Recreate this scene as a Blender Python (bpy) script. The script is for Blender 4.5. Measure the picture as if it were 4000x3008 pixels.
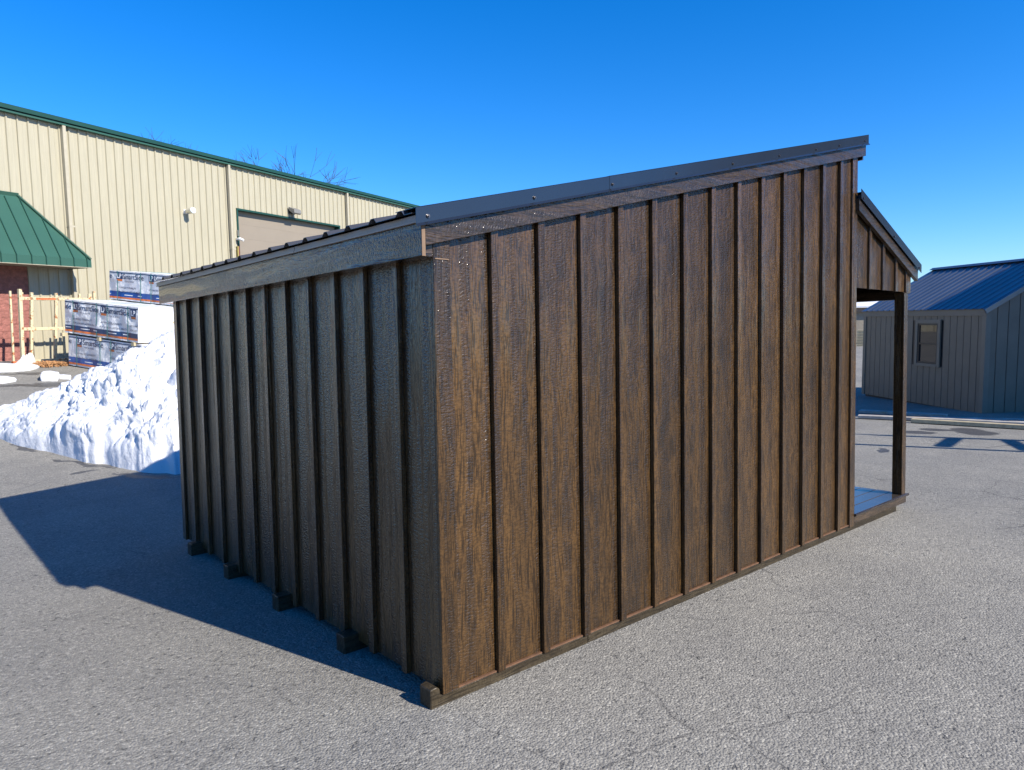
import bpy, bmesh, math, random
from mathutils import Vector, Matrix, noise
random.seed(7)
S = bpy.context.scene
for o in list(bpy.data.objects): bpy.data.objects.remove(o)
COL = S.collection
R = math.radians

# ------------------------------------------------------------------ camera
CW = Vector((-1.812, -2.545, 1.737))
FW = Vector((0.660, 0.746, -0.092)).normalized()
UW = Vector((0.072, 0.059, 0.996))
RW = FW.cross(UW).normalized(); UW = RW.cross(FW).normalized()
FPX = 2784.79
cd = bpy.data.cameras.new('camera'); cam = bpy.data.objects.new('camera', cd); COL.objects.link(cam)
cam.matrix_world = Matrix(((RW.x, UW.x, -FW.x, CW.x), (RW.y, UW.y, -FW.y, CW.y), (RW.z, UW.z, -FW.z, CW.z), (0, 0, 0, 1)))
cd.sensor_fit = 'HORIZONTAL'; cd.sensor_width = 36; cd.lens = FPX / 4000 * 36
cd.clip_start = 0.05; cd.clip_end = 3000
S.camera = cam
S.render.resolution_x = 1024; S.render.resolution_y = 770

# ------------------------------------------------------------------ sky and sun
SUN = Vector((0.223, -0.796, 0.562)).normalized()
EL = math.asin(SUN.z); AZ = math.atan2(SUN.y, SUN.x)
w = bpy.data.worlds.new('World'); S.world = w; w.use_nodes = True
nt = w.node_tree
bg = nt.nodes['Background']
sk = nt.nodes.new('ShaderNodeTexSky'); sk.sky_type = 'NISHITA'; sk.sun_disc = False
sk.sun_elevation = EL; sk.sun_rotation = math.pi / 2 - AZ
sk.air_density = 1.0; sk.dust_density = 0.1; sk.ozone_density = 2.0; sk.altitude = 100
hs = nt.nodes.new('ShaderNodeHueSaturation'); hs.inputs['Saturation'].default_value = 1.2
tn = nt.nodes.new('ShaderNodeMix'); tn.data_type = 'RGBA'; tn.blend_type = 'MULTIPLY'; tn.inputs[0].default_value = 1.0; tn.inputs[7].default_value = (.62, .84, 1.22, 1)
nt.links.new(sk.outputs[0], tn.inputs[6]); nt.links.new(tn.outputs[2], hs.inputs['Color']); nt.links.new(hs.outputs[0], bg.inputs[0])
bg.inputs[1].default_value = 0.1
sd = bpy.data.lights.new('sun', 'SUN'); sd.energy = 5.0; sd.angle = R(0.53); sd.color = (1.0, 0.93, 0.82)
so = bpy.data.objects.new('sun', sd); COL.objects.link(so)
so.rotation_euler = SUN.to_track_quat('Z', 'Y').to_euler(); so.location = (5, -10, 12)
S.view_settings.view_transform = 'Standard'; S.view_settings.look = 'None'
S.view_settings.exposure = 0.8; S.view_settings.gamma = 1.0; S.view_settings.use_curve_mapping = False

# ------------------------------------------------------------------ helpers
def ray(x, y): return FW + RW * ((x - 2000) / FPX) - UW * ((y - 1504) / FPX)   # pixel of the 4000x3008 photo -> direction
def smax(a, b, k):
    h = min(1, max(0, .5 + .5 * (a - b) / k)); return b + (a - b) * h + k * h * (1 - h)
def smin(a, b, k): return -smax(-a, -b, k)
def ground_z(x, y):
    """the yard: falls gently away from the camera, rises again towards the warehouse"""
    off = (x - 2.789) * .386 - (y - 23.543) * .923
    hp = smax(smin(-.0217 * x - .0281 * y, .25, .3), -.42, .25)
    r = smin(.665 - .09 * (off - 3.5), .74, .12)
    return smax(hp, r, .25)
def on_ground(x, y):
    d = ray(x, y); t = 1.0
    while t < 200:
        p = CW + d * t
        if p.z <= ground_z(p.x, p.y): return p
        t += .02
    return p

class MB:
    """collects shapes, then links them as ONE mesh object"""
    def __init__(s): s.v = []; s.f = []; s.m = []; s.mi = 0
    def add(s, vs, fs):
        b = len(s.v); s.v += [tuple(p) for p in vs]; s.f += [tuple(b + i for i in f) for f in fs]; s.m += [s.mi] * len(fs); return s
    def box(s, x0, x1, y0, y1, z0, z1):
        vs = [(x, y, z) for z in (z0, z1) for y in (y0, y1) for x in (x0, x1)]
        return s.add(vs, [(0, 2, 3, 1), (4, 5, 7, 6), (0, 1, 5, 4), (2, 6, 7, 3), (0, 4, 6, 2), (1, 3, 7, 5)])
    def prism(s, poly, vec):
        n = len(poly); a = [Vector(p) for p in poly]; vec = Vector(vec); b = [p + vec for p in a]
        fs = [tuple(range(n))[::-1], tuple(range(n, 2 * n))] + [(i, (i + 1) % n, n + (i + 1) % n, n + i) for i in range(n)]
        return s.add(a + b, fs)
    def tube(s, p, q, r0, r1=None, n=8, cap=True):
        p, q = Vector(p), Vector(q); r1 = r0 if r1 is None else r1
        d = (q - p).normalized(); a = d.orthogonal().normalized(); b = d.cross(a)
        vs = [c + (a * math.cos(t) + b * math.sin(t)) * r for c, r in ((p, r0), (q, r1)) for t in [2 * math.pi * i / n for i in range(n)]]
        fs = [(i, (i + 1) % n, n + (i + 1) % n, n + i) for i in range(n)]
        if cap: fs += [tuple(range(n))[::-1], tuple(range(n, 2 * n))]
        return s.add(vs, fs)
    def bar(s, p, q, w, h, up=(0, 0, 1)):
        p, q = Vector(p), Vector(q); d = (q - p).normalized(); up = Vector(up); r = d.cross(up).normalized(); u = r.cross(d)
        poly = [p + r * a * w / 2 + u * b * h / 2 for a, b in ((-1, -1), (1, -1), (1, 1), (-1, 1))]
        return s.prism(poly, q - p)
    def mesh(s, name):
        me = bpy.data.meshes.new(name); me.from_pydata(s.v, [], s.f)
        bm = bmesh.new(); bm.from_mesh(me); bmesh.ops.recalc_face_normals(bm, faces=bm.faces); bm.to_mesh(me); bm.free()
        return me
    def build(s, name, mats, parent=None, smooth=False, bevel=0, recalc=True):
        me = s.mesh(name) if recalc else None
        if me is None: me = bpy.data.meshes.new(name); me.from_pydata(s.v, [], s.f)
        mats = mats if isinstance(mats, (list, tuple)) else [mats]
        for m in mats: me.materials.append(m)
        if len(mats) > 1:
            for p, i in zip(me.polygons, s.m): p.material_index = i
        if smooth:
            for p in me.polygons: p.use_smooth = True
        o = bpy.data.objects.new(name, me); COL.objects.link(o)
        if parent: o.parent = parent
        if bevel:
            b = o.modifiers.new('bevel', 'BEVEL'); b.width = bevel; b.segments = 1; b.limit_method = 'ANGLE'
        return o
def link(name, me, parent=None):
    o = bpy.data.objects.new(name, me); COL.objects.link(o)
    if parent: o.parent = parent
    return o
def tag(o, label=None, cat=None, group=None, kind=None):
    if label: o['label'] = label
    if cat: o['category'] = cat
    if group: o['group'] = group
    if kind: o['kind'] = kind
    return o
def empty(name, loc=(0, 0, 0), rz=0):
    o = bpy.data.objects.new(name, None); COL.objects.link(o); o.location = loc; o.rotation_euler = (0, 0, rz); o.empty_display_size = .2
    return o

# ------------------------------------------------------------------ materials
class NT:
    def __init__(s, name):
        s.mat = bpy.data.materials.new(name); s.mat.use_nodes = True; s.t = s.mat.node_tree; s.b = s.t.nodes['Principled BSDF']
        s.tc = s.t.nodes.new('ShaderNodeTexCoord'); s.oi = s.t.nodes.new('ShaderNodeObjectInfo')
    def n(s, ty, ins=None, **kw):
        nd = s.t.nodes.new(ty)
        for k, v in kw.items(): setattr(nd, k, v)
        for k, v in (ins or {}).items():
            if hasattr(v, 'is_linked') or isinstance(v, bpy.types.NodeSocket): s.t.links.new(v, nd.inputs[k])
            else: nd.inputs[k].default_value = v
        return nd
    def set(s, **kw):
        for k, v in kw.items():
            k = k.replace('_', ' ')
            if isinstance(v, bpy.types.NodeSocket): s.t.links.new(v, s.b.inputs[k])
            else: s.b.inputs[k].default_value = v
        return s
    def mapped(s, scale, co='Object', rnd=0):
        v = s.tc.outputs[co]
        if rnd:
            r = s.n('ShaderNodeVectorMath', {0: s.oi.outputs['Random'], 1: (rnd, rnd * 1.7, rnd * 2.3)}, operation='MULTIPLY').outputs[0]
            v = s.n('ShaderNodeVectorMath', {0: v, 1: r}, operation='ADD').outputs[0]
        return s.n('ShaderNodeMapping', {'Vector': v, 'Scale': scale}).outputs[0]
    def noise(s, vec, scale=1, detail=3, rough=.55, dist=0):
        return s.n('ShaderNodeTexNoise', {'Vector': vec, 'Scale': scale, 'Detail': detail, 'Roughness': rough, 'Distortion': dist}).outputs[0]
    def ramp(s, fac, stops):
        r = s.n('ShaderNodeValToRGB', {0: fac}); e = r.color_ramp.elements
        while len(e) < len(stops): e.new(.5)
        for q, (p, c) in zip(e, stops): q.position = p; q.color = (c if len(c) == 4 else (*c, 1)) if isinstance(c, (tuple, list)) else (c, c, c, 1)
        return r.outputs[0]
    def mix(s, fac, a, b, blend='MIX'):
        nd = s.n('ShaderNodeMix', data_type='RGBA', blend_type=blend)
        for k, v in ((0, fac), (6, a), (7, b)):
            if isinstance(v, bpy.types.NodeSocket): s.t.links.new(v, nd.inputs[k])
            else: nd.inputs[k].default_value = v if not isinstance(v, tuple) or len(v) == 4 else (*v, 1)
        return nd.outputs[2]
    def math(s, op, a, b=0, c=0): return s.n('ShaderNodeMath', {0: a, 1: b, 2: c}, operation=op).outputs[0]
    def bump(s, h, strength=.5, dist=.01, prev=None):
        ins = {'Height': h, 'Strength': strength, 'Distance': dist}
        if prev is not None: ins['Normal'] = prev
        return s.n('ShaderNodeBump', ins).outputs[0]

def simple(name, col, rough=.5, metal=0, var=.12, scale=6, bump=0, spec=.5, dirt=None):
    m = NT(name); v = m.mapped((1, 1, 1), rnd=5)
    n1 = m.noise(v, scale, 4); lo = tuple(c * (1 - var) for c in col); hi = tuple(min(1, c * (1 + var)) for c in col)
    c = m.ramp(n1, [(.3, lo), (.7, hi)])
    if dirt:
        n2 = m.noise(v, scale * .35, 5, .65); c = m.mix(m.ramp(n2, [(.55, 0), (.75, .8)]), c, dirt)
    m.set(Base_Color=c, Roughness=rough, Metallic=metal); m.b.inputs['Specular IOR Level'].default_value = spec
    if bump: m.set(Normal=m.bump(m.noise(v, scale * 8, 3), .4, bump))
    return m.mat

def wood(name, axis, base, dark, rough=.42, coat=.8, crough=.12):
    """stained, embossed board: fine grain along `axis`, pebbled and smooth bands, glossy film on top"""
    m = NT(name)
    off = m.n('ShaderNodeVectorMath', {0: m.oi.outputs['Random'], 1: (31, 17, 23)}, operation='MULTIPLY').outputs[0]
    co = m.n('ShaderNodeVectorMath', {0: m.tc.outputs['Object'], 1: off}, operation='ADD').outputs[0]
    wp = m.n('ShaderNodeTexNoise', {'Vector': co, 'Scale': 2.4, 'Detail': 1.0}).outputs[1]
    co2 = m.n('ShaderNodeVectorMath', {0: wp, 1: (.05, .05, .05), 2: co}, operation='MULTIPLY_ADD').outputs[0]
    def st(v, k): 
        sc = [1, 1, 1]; sc[axis] = k; return m.n('ShaderNodeMapping', {'Vector': v, 'Scale': tuple(sc)}).outputs[0]
    grain = m.noise(st(co2, .06), 120, 2, .6)
    band = m.noise(st(co2, .035), 17, 2, .5)
    pebble = m.noise(st(co2, 2.4), 48, 2, .6)
    blot = m.noise(st(co, .45), 6.5, 4, .65)
    smooth = m.ramp(band, [(.42, 0), (.52, 1)])
    c = m.mix(m.ramp(blot, [(.33, 0), (.68, 1)]), dark, base)
    c = m.mix(m.ramp(band, [(.36, .6), (.58, 0)]), c, tuple(b * 1.5 for b in base))
    c = m.mix(m.ramp(grain, [(.38, .8), (.52, 0)]), c, tuple(d * .5 for d in dark))
    c = m.mix(m.ramp(pebble, [(.40, .5), (.56, 0)]), c, tuple(d * .7 for d in dark))
    tone = m.n('ShaderNodeMapRange', {0: m.oi.outputs['Random'], 3: .80, 4: 1.18}).outputs[0]
    c = m.n('ShaderNodeHueSaturation', {'Color': c, 'Value': tone}).outputs[0]
    h = m.mix(smooth, grain, pebble)
    b = m.bump(m.math('ADD', h, m.math('MULTIPLY', band, 1.5)), .85, .0065)
    m.set(Base_Color=c, Roughness=rough, Normal=b); m.b.inputs['Specular IOR Level'].default_value = .15
    m.b.inputs['Coat Weight'].default_value = coat; m.b.inputs['Coat Roughness'].default_value = crough
    m.set(Coat_Normal=m.bump(m.math('ADD', h, m.math('MULTIPLY', band, .9)), .8, .0052))
    return m.mat

def asphalt():
    m = NT('asphalt'); co = m.tc.outputs['Object']
    sp = m.n('ShaderNodeTexVoronoi', {'Vector': co, 'Scale': 88.0, 'Randomness': 1.0})
    st = m.ramp(m.n('ShaderNodeSeparateColor', {0: sp.outputs['Color']}).outputs[0], [(0, (.11, .11, .112)), (.30, (.19, .188, .182)), (.8, (.265, .26, .247)), (1, (.46, .45, .42))])
    fine = m.noise(co, 210, 3, .7)
    c = m.mix(.5, st, m.ramp(fine, [(.3, (.11, .11, .11)), (.68, (.325, .32, .304))]))
    pit = m.ramp(m.noise(co, 34, 4, .65), [(.30, .85), (.41, 0)])
    c = m.mix(pit, c, (.07, .072, .078))
    big = m.noise(co, .35, 5, .6)
    c = m.mix(.55, c, m.ramp(big, [(.3, (.70, .71, .74)), (.7, (1.2, 1.18, 1.12))]), 'MULTIPLY')
    mid = m.noise(co, 2.3, 4, .6)
    c = m.mix(.6, c, m.ramp(mid, [(.3, (.86, .86, .87)), (.7, (1.1, 1.1, 1.09))]), 'MULTIPLY')
    # hairline cracks
    wv = m.n('ShaderNodeVectorMath', {0: co, 1: m.n('ShaderNodeVectorMath', {0: m.n('ShaderNodeTexNoise', {'Vector': co, 'Scale': 1.6, 'Detail': 4.0}).outputs[1], 1: (.55, .55, 0)}, operation='MULTIPLY').outputs[0]}, operation='ADD').outputs[0]
    ce = m.n('ShaderNodeTexVoronoi', {'Vector': wv, 'Scale': .62}, feature='DISTANCE_TO_EDGE').outputs[0]
    cr = m.ramp(ce, [(0, .8), (.0022, .5), (.0045, 0)])
    cr = m.math('MULTIPLY', cr, m.ramp(m.noise(co, .5, 2), [(.50, 0), (.60, .8)]))
    c = m.mix(cr, c, (.045, .045, .05))
    # damp patches round the melting ice and on the far yard (cx, cy, rx, ry, rot)
    nz = m.n('ShaderNodeTexNoise', {'Vector': co, 'Scale': 3.0, 'Detail': 4.0}).outputs[1]
    nz = m.n('ShaderNodeVectorMath', {0: nz, 1: (.5, .5, .5)}, operation='SUBTRACT').outputs[0]
    wet = None
    for cx, cy, rx, ry, rot in WET:
        mp = m.n('ShaderNodeMapping', {'Vector': m.n('ShaderNodeVectorMath', {0: co, 1: m.n('ShaderNodeVectorMath', {0: nz, 1: (rx * 1.1, rx * 1.1, 0)}, operation='MULTIPLY').outputs[0]}, operation='ADD').outputs[0],
                'Location': (cx, cy, 0), 'Rotation': (0, 0, rot), 'Scale': (rx, ry, 100)}, vector_type='TEXTURE').outputs[0]
        ln = m.n('ShaderNodeVectorMath', {0: mp}, operation='LENGTH').outputs['Value']
        mk = m.n('ShaderNodeMapRange', {0: ln, 1: 1.0, 2: .85, 3: 0.0, 4: 1.0}).outputs[0]
        wet = mk if wet is None else m.math('MAXIMUM', wet, mk)
    c = m.mix(wet, c, m.mix(1.0, c, (.36, .36, .38), 'MULTIPLY'))
    c = m.mix(1.0, c, (1.03, 1.0, .93), 'MULTIPLY')
    rg = m.n('ShaderNodeMapRange', {0: wet, 3: .85, 4: .45}).outputs[0]
    hgt = m.math('ADD', m.math('MULTIPLY', fine, .35), m.math('SUBTRACT', m.math('MULTIPLY', sp.outputs['Distance'], -.8), m.math('MULTIPLY', pit, .8)))
    b = m.bump(hgt, .9, .0068)
    m.set(Base_Color=c, Roughness=rg, Normal=b); m.b.inputs['Specular IOR Level'].default_value = .25
    return m.mat

def snow_mat(name='snow', dirt=True):
    m = NT(name); co = m.tc.outputs['Object']
    n = m.noise(co, 3, 5, .6); g = m.noise(co, 60, 3)
    c = m.mix(m.ramp(n, [(.52, 0), (.8, .35)]), (.60, .61, .63), (.44, .43, .41)) if dirt else (.66, .67, .69, 1)
    if dirt: c = m.mix(m.ramp(m.noise(co, 38, 3, .7), [(.66, 0), (.72, .75)]), c, (.10, .085, .07))
    b = m.bump(g, .35, .012); b = m.bump(m.noise(co, 14, 4, .6), .5, .03, b)
    m.set(Base_Color=c, Roughness=.75, Normal=b); m.b.inputs['Specular IOR Level'].default_value = .3
    return m.mat

def ribbed_metal(name, col, rough=.4, streaks=.1):
    m = NT(name); v = m.n('ShaderNodeMapping', {'Vector': m.tc.outputs['Object'], 'Scale': (5, 5, .35)}).outputs[0]
    n = m.noise(v, 3, 5, .6); n2 = m.noise(m.tc.outputs['Object'], .5, 3)
    c = m.ramp(n, [(.3, tuple(x * (1 - streaks) for x in col)), (.7, tuple(min(1, x * (1 + streaks * .5)) for x in col))])
    c = m.mix(m.ramp(n2, [(.45, 0), (.75, .25)]), c, tuple(x * .85 for x in col))
    m.set(Base_Color=c, Roughness=rough, Normal=m.bump(m.noise(m.tc.outputs['Object'], 1.7, 2), .15, .02))
    return m.mat

def rusty(name, col):
    m = NT(name); v = m.mapped((1, 1, 1), rnd=9)
    n = m.noise(v, 9, 6, .7); c = m.mix(m.ramp(n, [(.54, 0), (.60, 1)]), col, m.ramp(m.noise(v, 30, 3), [(.3, (.16, .05, .02)), (.7, (.42, .17, .06))]))
    m.set(Base_Color=c, Roughness=.65, Normal=m.bump(n, .3, .004)); return m.mat

def glass_mat():
    m = NT('window_glass'); m.set(Base_Color=(.015, .02, .025, 1), Roughness=.03, Metallic=0.0)
    m.b.inputs['IOR'].default_value = 1.7
    return m.mat

def plastic_film(name, col):
    m = NT(name); v = m.mapped((1, 1, 1), rnd=3)
    n = m.noise(v, 7, 5, .6, .6)
    m.set(Base_Color=m.ramp(n, [(.3, tuple(c * .86 for c in col)), (.7, col)]), Roughness=.32, Normal=m.bump(n, .5, .05)); return m.mat

WET = []
for px, py, rx, ry, rot in [(195, 1503, .55, .34, .2), (60, 1506, .5, .2, .1), (60, 1462, 1.2, .18, .1), (100, 1752, .42, .07, -1.1), (320, 1812, .6, .08, -1.1), (560, 1860, .5, .09, -.9), (320, 1845, .22, .06, .3),
                            (3800, 1686, .35, .55, -.9), (3590, 1690, .22, .30, .5), (3660, 1680, .18, .3, .2), (3440, 1760, .25, .07, .4)]:
    p = on_ground(px, py); WET.append((p.x, p.y, rx, ry, rot))

M = {}
WB, WD = (.072, .037, .0115), (.021, .0115, .0050)
M['siding'] = wood('stained_siding_vertical', 2, WB, WD)
M['trim_x'] = wood('stained_trim_lengthwise', 0, (.050, .031, .017), WD)
M['trim_y'] = wood('stained_trim_crosswise', 1, (.036, .024, .016), WD, .3, .9, .08)
M['skid'] = wood('painted_skid', 0, (.050, .038, .022), (.028, .021, .013), .5, .2, .3)
M['raw_wood'] = simple('raw_edge_wood', (.115, .055, .026), .8, var=.3, scale=30)
M['end_grain'] = simple('stained_end_grain', (.15, .09, .05), .6, var=.15, scale=30)
M['shed_metal'] = simple('dark_bronze_metal', (.012, .017, .028), .22, .0, var=.08, scale=3, spec=.6)
M['drip'] = simple('brown_metal_drip', (.30, .24, .20), .4, 0, var=.06)
M['shed_roof'] = simple('bronze_roof_steel', (.07, .072, .082), .22, .3, var=.08, scale=3, spec=.6)
M['deck'] = simple('wet_deck_paint', (.05, .042, .036), .12, var=.15, scale=9)
M['screw'] = simple('screw_steel', (.12, .11, .11), .3, .8)
M['dark_inside'] = simple('shed_interior', (.04, .03, .025), .8)
M['asphalt'] = asphalt()
M['snow'] = snow_mat()
M['ice'] = snow_mat('clean_snow', False)
M['beige'] = ribbed_metal('beige_steel_siding', (.355, .325, .235), .42)
M['downspout'] = simple('beige_downspout', (.37, .335, .25), .4, var=.06)
M['green'] = simple('green_painted_steel', (.011, .050, .038), .4, var=.08, scale=1.2, spec=.3)
M['green_pale'] = simple('faded_green_steel', (.030, .088, .064), .38, var=.07, scale=.8, spec=.35)
M['soffit'] = simple('tan_soffit', (.30, .27, .20), .6)
M['roll_door'] = simple('tan_door_steel', (.22, .185, .142), .5, var=.04, scale=1)
M['block'] = simple('pink_split_face_block', (.26, .105, .085), .9, var=.25, scale=9, bump=.04)
M['concrete'] = simple('mortar', (.20, .085, .07), .9, var=.2, scale=14)
M['lamp_metal'] = simple('silver_lamp_housing', (.6, .6, .58), .25, .9, var=.05)
M['lens'] = simple('frosted_lens', (.75, .78, .8), .25, var=.03)
M['bronze'] = simple('grey_lamp_housing', (.17, .165, .15), .45)
M['white_plastic'] = simple('white_plastic', (.75, .75, .74), .35, var=.04)
M['red'] = simple('red_paint', (.13, .03, .02), .5); M['yellow'] = simple('yellow_paint', (.30, .24, .07), .5)
M['rack'] = rusty('cream_painted_rusty_steel', (.5, .44, .28))
M['rack_red'] = rusty('rusted_orange_steel', (.5, .12, .04))
M['wrap'] = plastic_film('white_printed_wrap', (.80, .80, .81))
M['wrap_white'] = plastic_film('plain_white_wrap', (.80, .80, .82))
M['ink_navy'] = simple('navy_print', (.010, .045, .13), .35, var=.2)
M['ink_blue'] = simple('blue_print', (.012, .08, .30), .35, var=.2)
M['ink_orange'] = simple('orange_print', (.62, .16, .045), .35, var=.15)
M['ink_white'] = simple('white_print', (.7, .71, .74), .35)
M['strap'] = simple('teal_strap', (.03, .19, .20), .4)
M['lumber'] = simple('pale_lumber', (.42, .35, .22), .75, var=.2, scale=12)
M['weathered'] = simple('weathered_board', (.36, .33, .29), .8, var=.3, scale=5, dirt=(.52, .30, .14))
M['shed2'] = simple('charcoal_siding', (.165, .138, .104), .5, var=.10, scale=3, bump=.004)
M['shed2_trim'] = simple('charcoal_trim', (.185, .157, .12), .5, var=.08, scale=3, bump=.003)
M['blue_roof'] = simple('dark_blue_grey_roof', (.15, .165, .19), .3, .6, var=.1, scale=2, spec=.7)
M['win_frame'] = simple('dark_window_frame', (.02, .02, .022), .4)
M['glass'] = glass_mat()
M['bark'] = simple('bare_branch_bark', (.055, .05, .05), .9, var=.2)
M['far_wall'] = simple('tan_far_wall', (.24, .21, .165), .8); M['far_fascia'] = simple('brown_far_fascia', (.24, .17, .12), .8)
M['leaf'] = simple('dry_leaves', (.30, .15, .06), .85, var=.5, scale=40)
M['sheet'] = plastic_film('crumpled_clear_plastic', (.66, .66, .63))

# ------------------------------------------------------------------ ground
def axis(c, lo, hi):
    a = [c]; st = .25
    while a[-1] < hi: a.append(a[-1] + st); st = st * (1.0 if abs(a[-1] - c) < 16 else 1.18)
    b = [c]; st = .25
    while b[-1] > lo: b.append(b[-1] - st); st = st * (1.0 if abs(b[-1] - c) < 16 else 1.18)
    return sorted(set(a + b))
xs = axis(4, -900, 1500); ys = axis(8, -700, 1500)
g = MB(); g.v = [(x, y, ground_z(x, y)) for y in ys for x in xs]; nx = len(xs)
g.f = [(j * nx + i, j * nx + i + 1, (j + 1) * nx + i + 1, (j + 1) * nx + i) for j in range(len(ys) - 1) for i in range(nx - 1)]
gr = g.build('ground', M['asphalt'], smooth=True, recalc=False)
tag(gr, 'grey weathered asphalt yard with hairline cracks and damp patches', 'ground', kind='structure')

# ------------------------------------------------------------------ main shed (local frame: x along the sunlit wall, y along the shaded wall)
shed = empty('lean_to_shed'); up = Vector((.0217, .0281, .9994)).normalized()
shed.rotation_mode = 'QUATERNION'; shed.rotation_quaternion = Vector((0, 0, 1)).rotation_difference(up)
tag(shed, 'dark brown board-and-batten shed with sloping metal roof and front porch', 'shed')
SL = .2441; BT = .019; ZB = .048; XE = 4.267; WY = 3.66
def rake_z(x): return 2.055 + (x + .08) * SL
# sunlit side wall
bl = [.3068 + .3048 * i for i in range(13)]
edges = [0.0] + [b + .022 for b in bl] + [XE]
for i in range(len(edges) - 1):
    a, b = edges[i], edges[i + 1]
    MB().prism([(a, 0, ZB + .008), (b, 0, ZB + .008), (b, 0, rake_z(b) + .06), (a, 0, rake_z(a) + .06)], (0, .012, 0)).build('siding_board', M['siding'], shed)
for b in bl:
    MB().prism([(b, -.026, ZB), (b + .045, -.026, ZB), (b + .045, -.026, rake_z(b + .045) + .03), (b, -.026, rake_z(b) + .03)], (0, .0255, 0)).build('batten', M['siding'], shed, bevel=.002)
MB().prism([(-BT, -BT, ZB), (.072, -BT, ZB), (.072, -BT, rake_z(.07) + .03), (-BT, -BT, rake_z(0) + .03)], (0, BT - .0005, 0)).build('corner_board', M['siding'], shed, bevel=.002)
MB().prism([(4.205, -BT, .03), (4.295, -BT, .03), (4.295, -BT, rake_z(4.29) + .02), (4.205, -BT, rake_z(4.2) + .02)], (0, BT - .0005, 0)).build('corner_board', M['siding'], shed, bevel=.002)
# shaded eave wall
lb = [.2725 + .3053 * i for i in range(11)]
edges = [.0125] + [b + .022 for b in lb] + [WY]
for i in range(len(edges) - 1):
    MB().box(0, .012, edges[i], edges[i + 1], ZB + .004, 2.1).build('siding_board', M['siding'], shed)
for b in lb: MB().box(-.027, -.0005, b - .003, b + .042, ZB, 2.06).build('batten', M['siding'], shed, bevel=.002)
MB().box(-BT + .001, -.0005, .0005, .075, ZB, 2.06).build('corner_board', M['siding'], shed, bevel=.002)
MB().box(-BT, -.0005, 3.60, WY + .016, ZB, 2.06).build('corner_board', M['siding'], shed, bevel=.002)
# walls the camera does not see
b = MB().prism([(0.0, WY, ZB), (XE, WY, ZB), (XE, WY, rake_z(XE)), (0, WY, rake_z(0))], (0, .012, 0)).build('back_wall', M['siding'], shed)
MB().box(XE + .001, XE + .013, .013, WY - .001, .05, rake_z(XE)).build('front_wall', M['siding'], shed)
# floor and skids
MB().box(.02, XE, .02, WY - .02, .095, .13).build('floor', M['raw_wood'], shed)
for k, y in enumerate((-.013, .779, 1.617, 2.463, 3.258)):
    if k == 0:
        MB().prism([(-.084, y, -.004), (.952, y, -.004), (.952, y, ZB), (-.028, y, ZB), (-.034, y, .080), (-.05, y, .092), (-.084, y, .086)], (0, .088, 0)).build('skid', M['skid'], shed, bevel=.004)
        MB().box(.956, 5.23, y + .002, y + .09, -.004, ZB - .002).build('skid', M['skid'], shed, bevel=.004)
        MB().box(.03, XE - .05, -.011, .01, ZB - .001, ZB + .006).build('floor_edge', M['raw_wood'], shed)
    else:
        MB().box(-.086, 5.23, y, y + .088, -.004, .093).build('skid', M['skid'], shed, bevel=.004)
# eave: soffit, fascia, drip strips
MB().box(-.081, -.002, -.016, WY + .06, 2.014, 2.026).build('soffit', M['trim_y'], shed)
MB().box(-.10, -.081, -.05, 3.765, 2.009, 2.160).build('fascia', M['trim_y'], shed, bevel=.002)
MB().box(-.0995, -.0815, -.0525, -.0505, 2.0095, 2.150).build('fascia_end', M['end_grain'], shed)
MB().box(-.081, -.0165, -.0155, .0, 2.0275, 2.09).build('soffit_return', M['trim_x'], shed)
MB().box(-.012, .062, -.024, -.0165, 2.004, 2.009).build('shim', M['end_grain'], shed)
for a, b in ((-.055, 1.158), (1.164, 3.77)):
    MB().box(-.116, -.104, a, b, 2.150, 2.158).box(-.112, -.104, a, b, 2.1585, 2.182).build('drip_strip', M['drip'], shed)
# rake: board, furring, flashing
MB().prism([(-.08, -.05, rake_z(-.08)), (4.375, -.05, rake_z(4.375)), (4.375, -.05, rake_z(4.375) + .115), (-.08, -.05, rake_z(-.08) + .115)], (0, .02, 0)).build('rake_board', M['trim_x'], shed, bevel=.002)
MB().prism([(-.07, -.0295, rake_z(-.07) + .012), (4.36, -.0295, rake_z(4.36) + .012), (4.36, -.0295, rake_z(4.36) + .10), (-.07, -.0295, rake_z(-.07) + .10)], (0, .012, 0)).build('rake_furring', M['trim_x'], shed)
FL = lambda x: 2.150 + (x + .11) * SL
for a, b, e in ((-.135, 1.113, 0), (1.104, 4.385, .0015)):
    m = MB()
    m.prism([(a, -.066 - e, FL(a) - .004), (b, -.066 - e, FL(b) - .004), (b, -.066 - e, FL(b) + .064), (a, -.066 - e, FL(a) + .064)], (0, .003, 0))
    m.prism([(a, -.066 - e, FL(a) + .062), (b, -.066 - e, FL(b) + .062), (b, -.066 - e, FL(b) + .065 + e), (a, -.066 - e, FL(a) + .065 + e)], (0, .16, 0))
    m.prism([(a, -.066 - e, FL(a) - .004), (a, -.078 - e, FL(a) - .016), (a, -.076 - e, FL(a) - .018), (a, -.063 - e, FL(a) - .005)], (b - a, 0, (b - a) * SL))
    fl = m.build('rake_flashing', M['shed_metal'], shed)
    for sx in ((-.075, .55) if a < 0 else (1.125, 1.70, 2.305, 2.90, 3.45, 3.835, 4.31)):
        MB().tube((sx, -.064, FL(sx) + .018), (sx, -.0715, FL(sx) + .018), .0085, n=10).tube((sx, -.0715, FL(sx) + .018), (sx, -.077, FL(sx) + .018), .0045, n=6).build('screw', M['screw'], fl)
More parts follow.
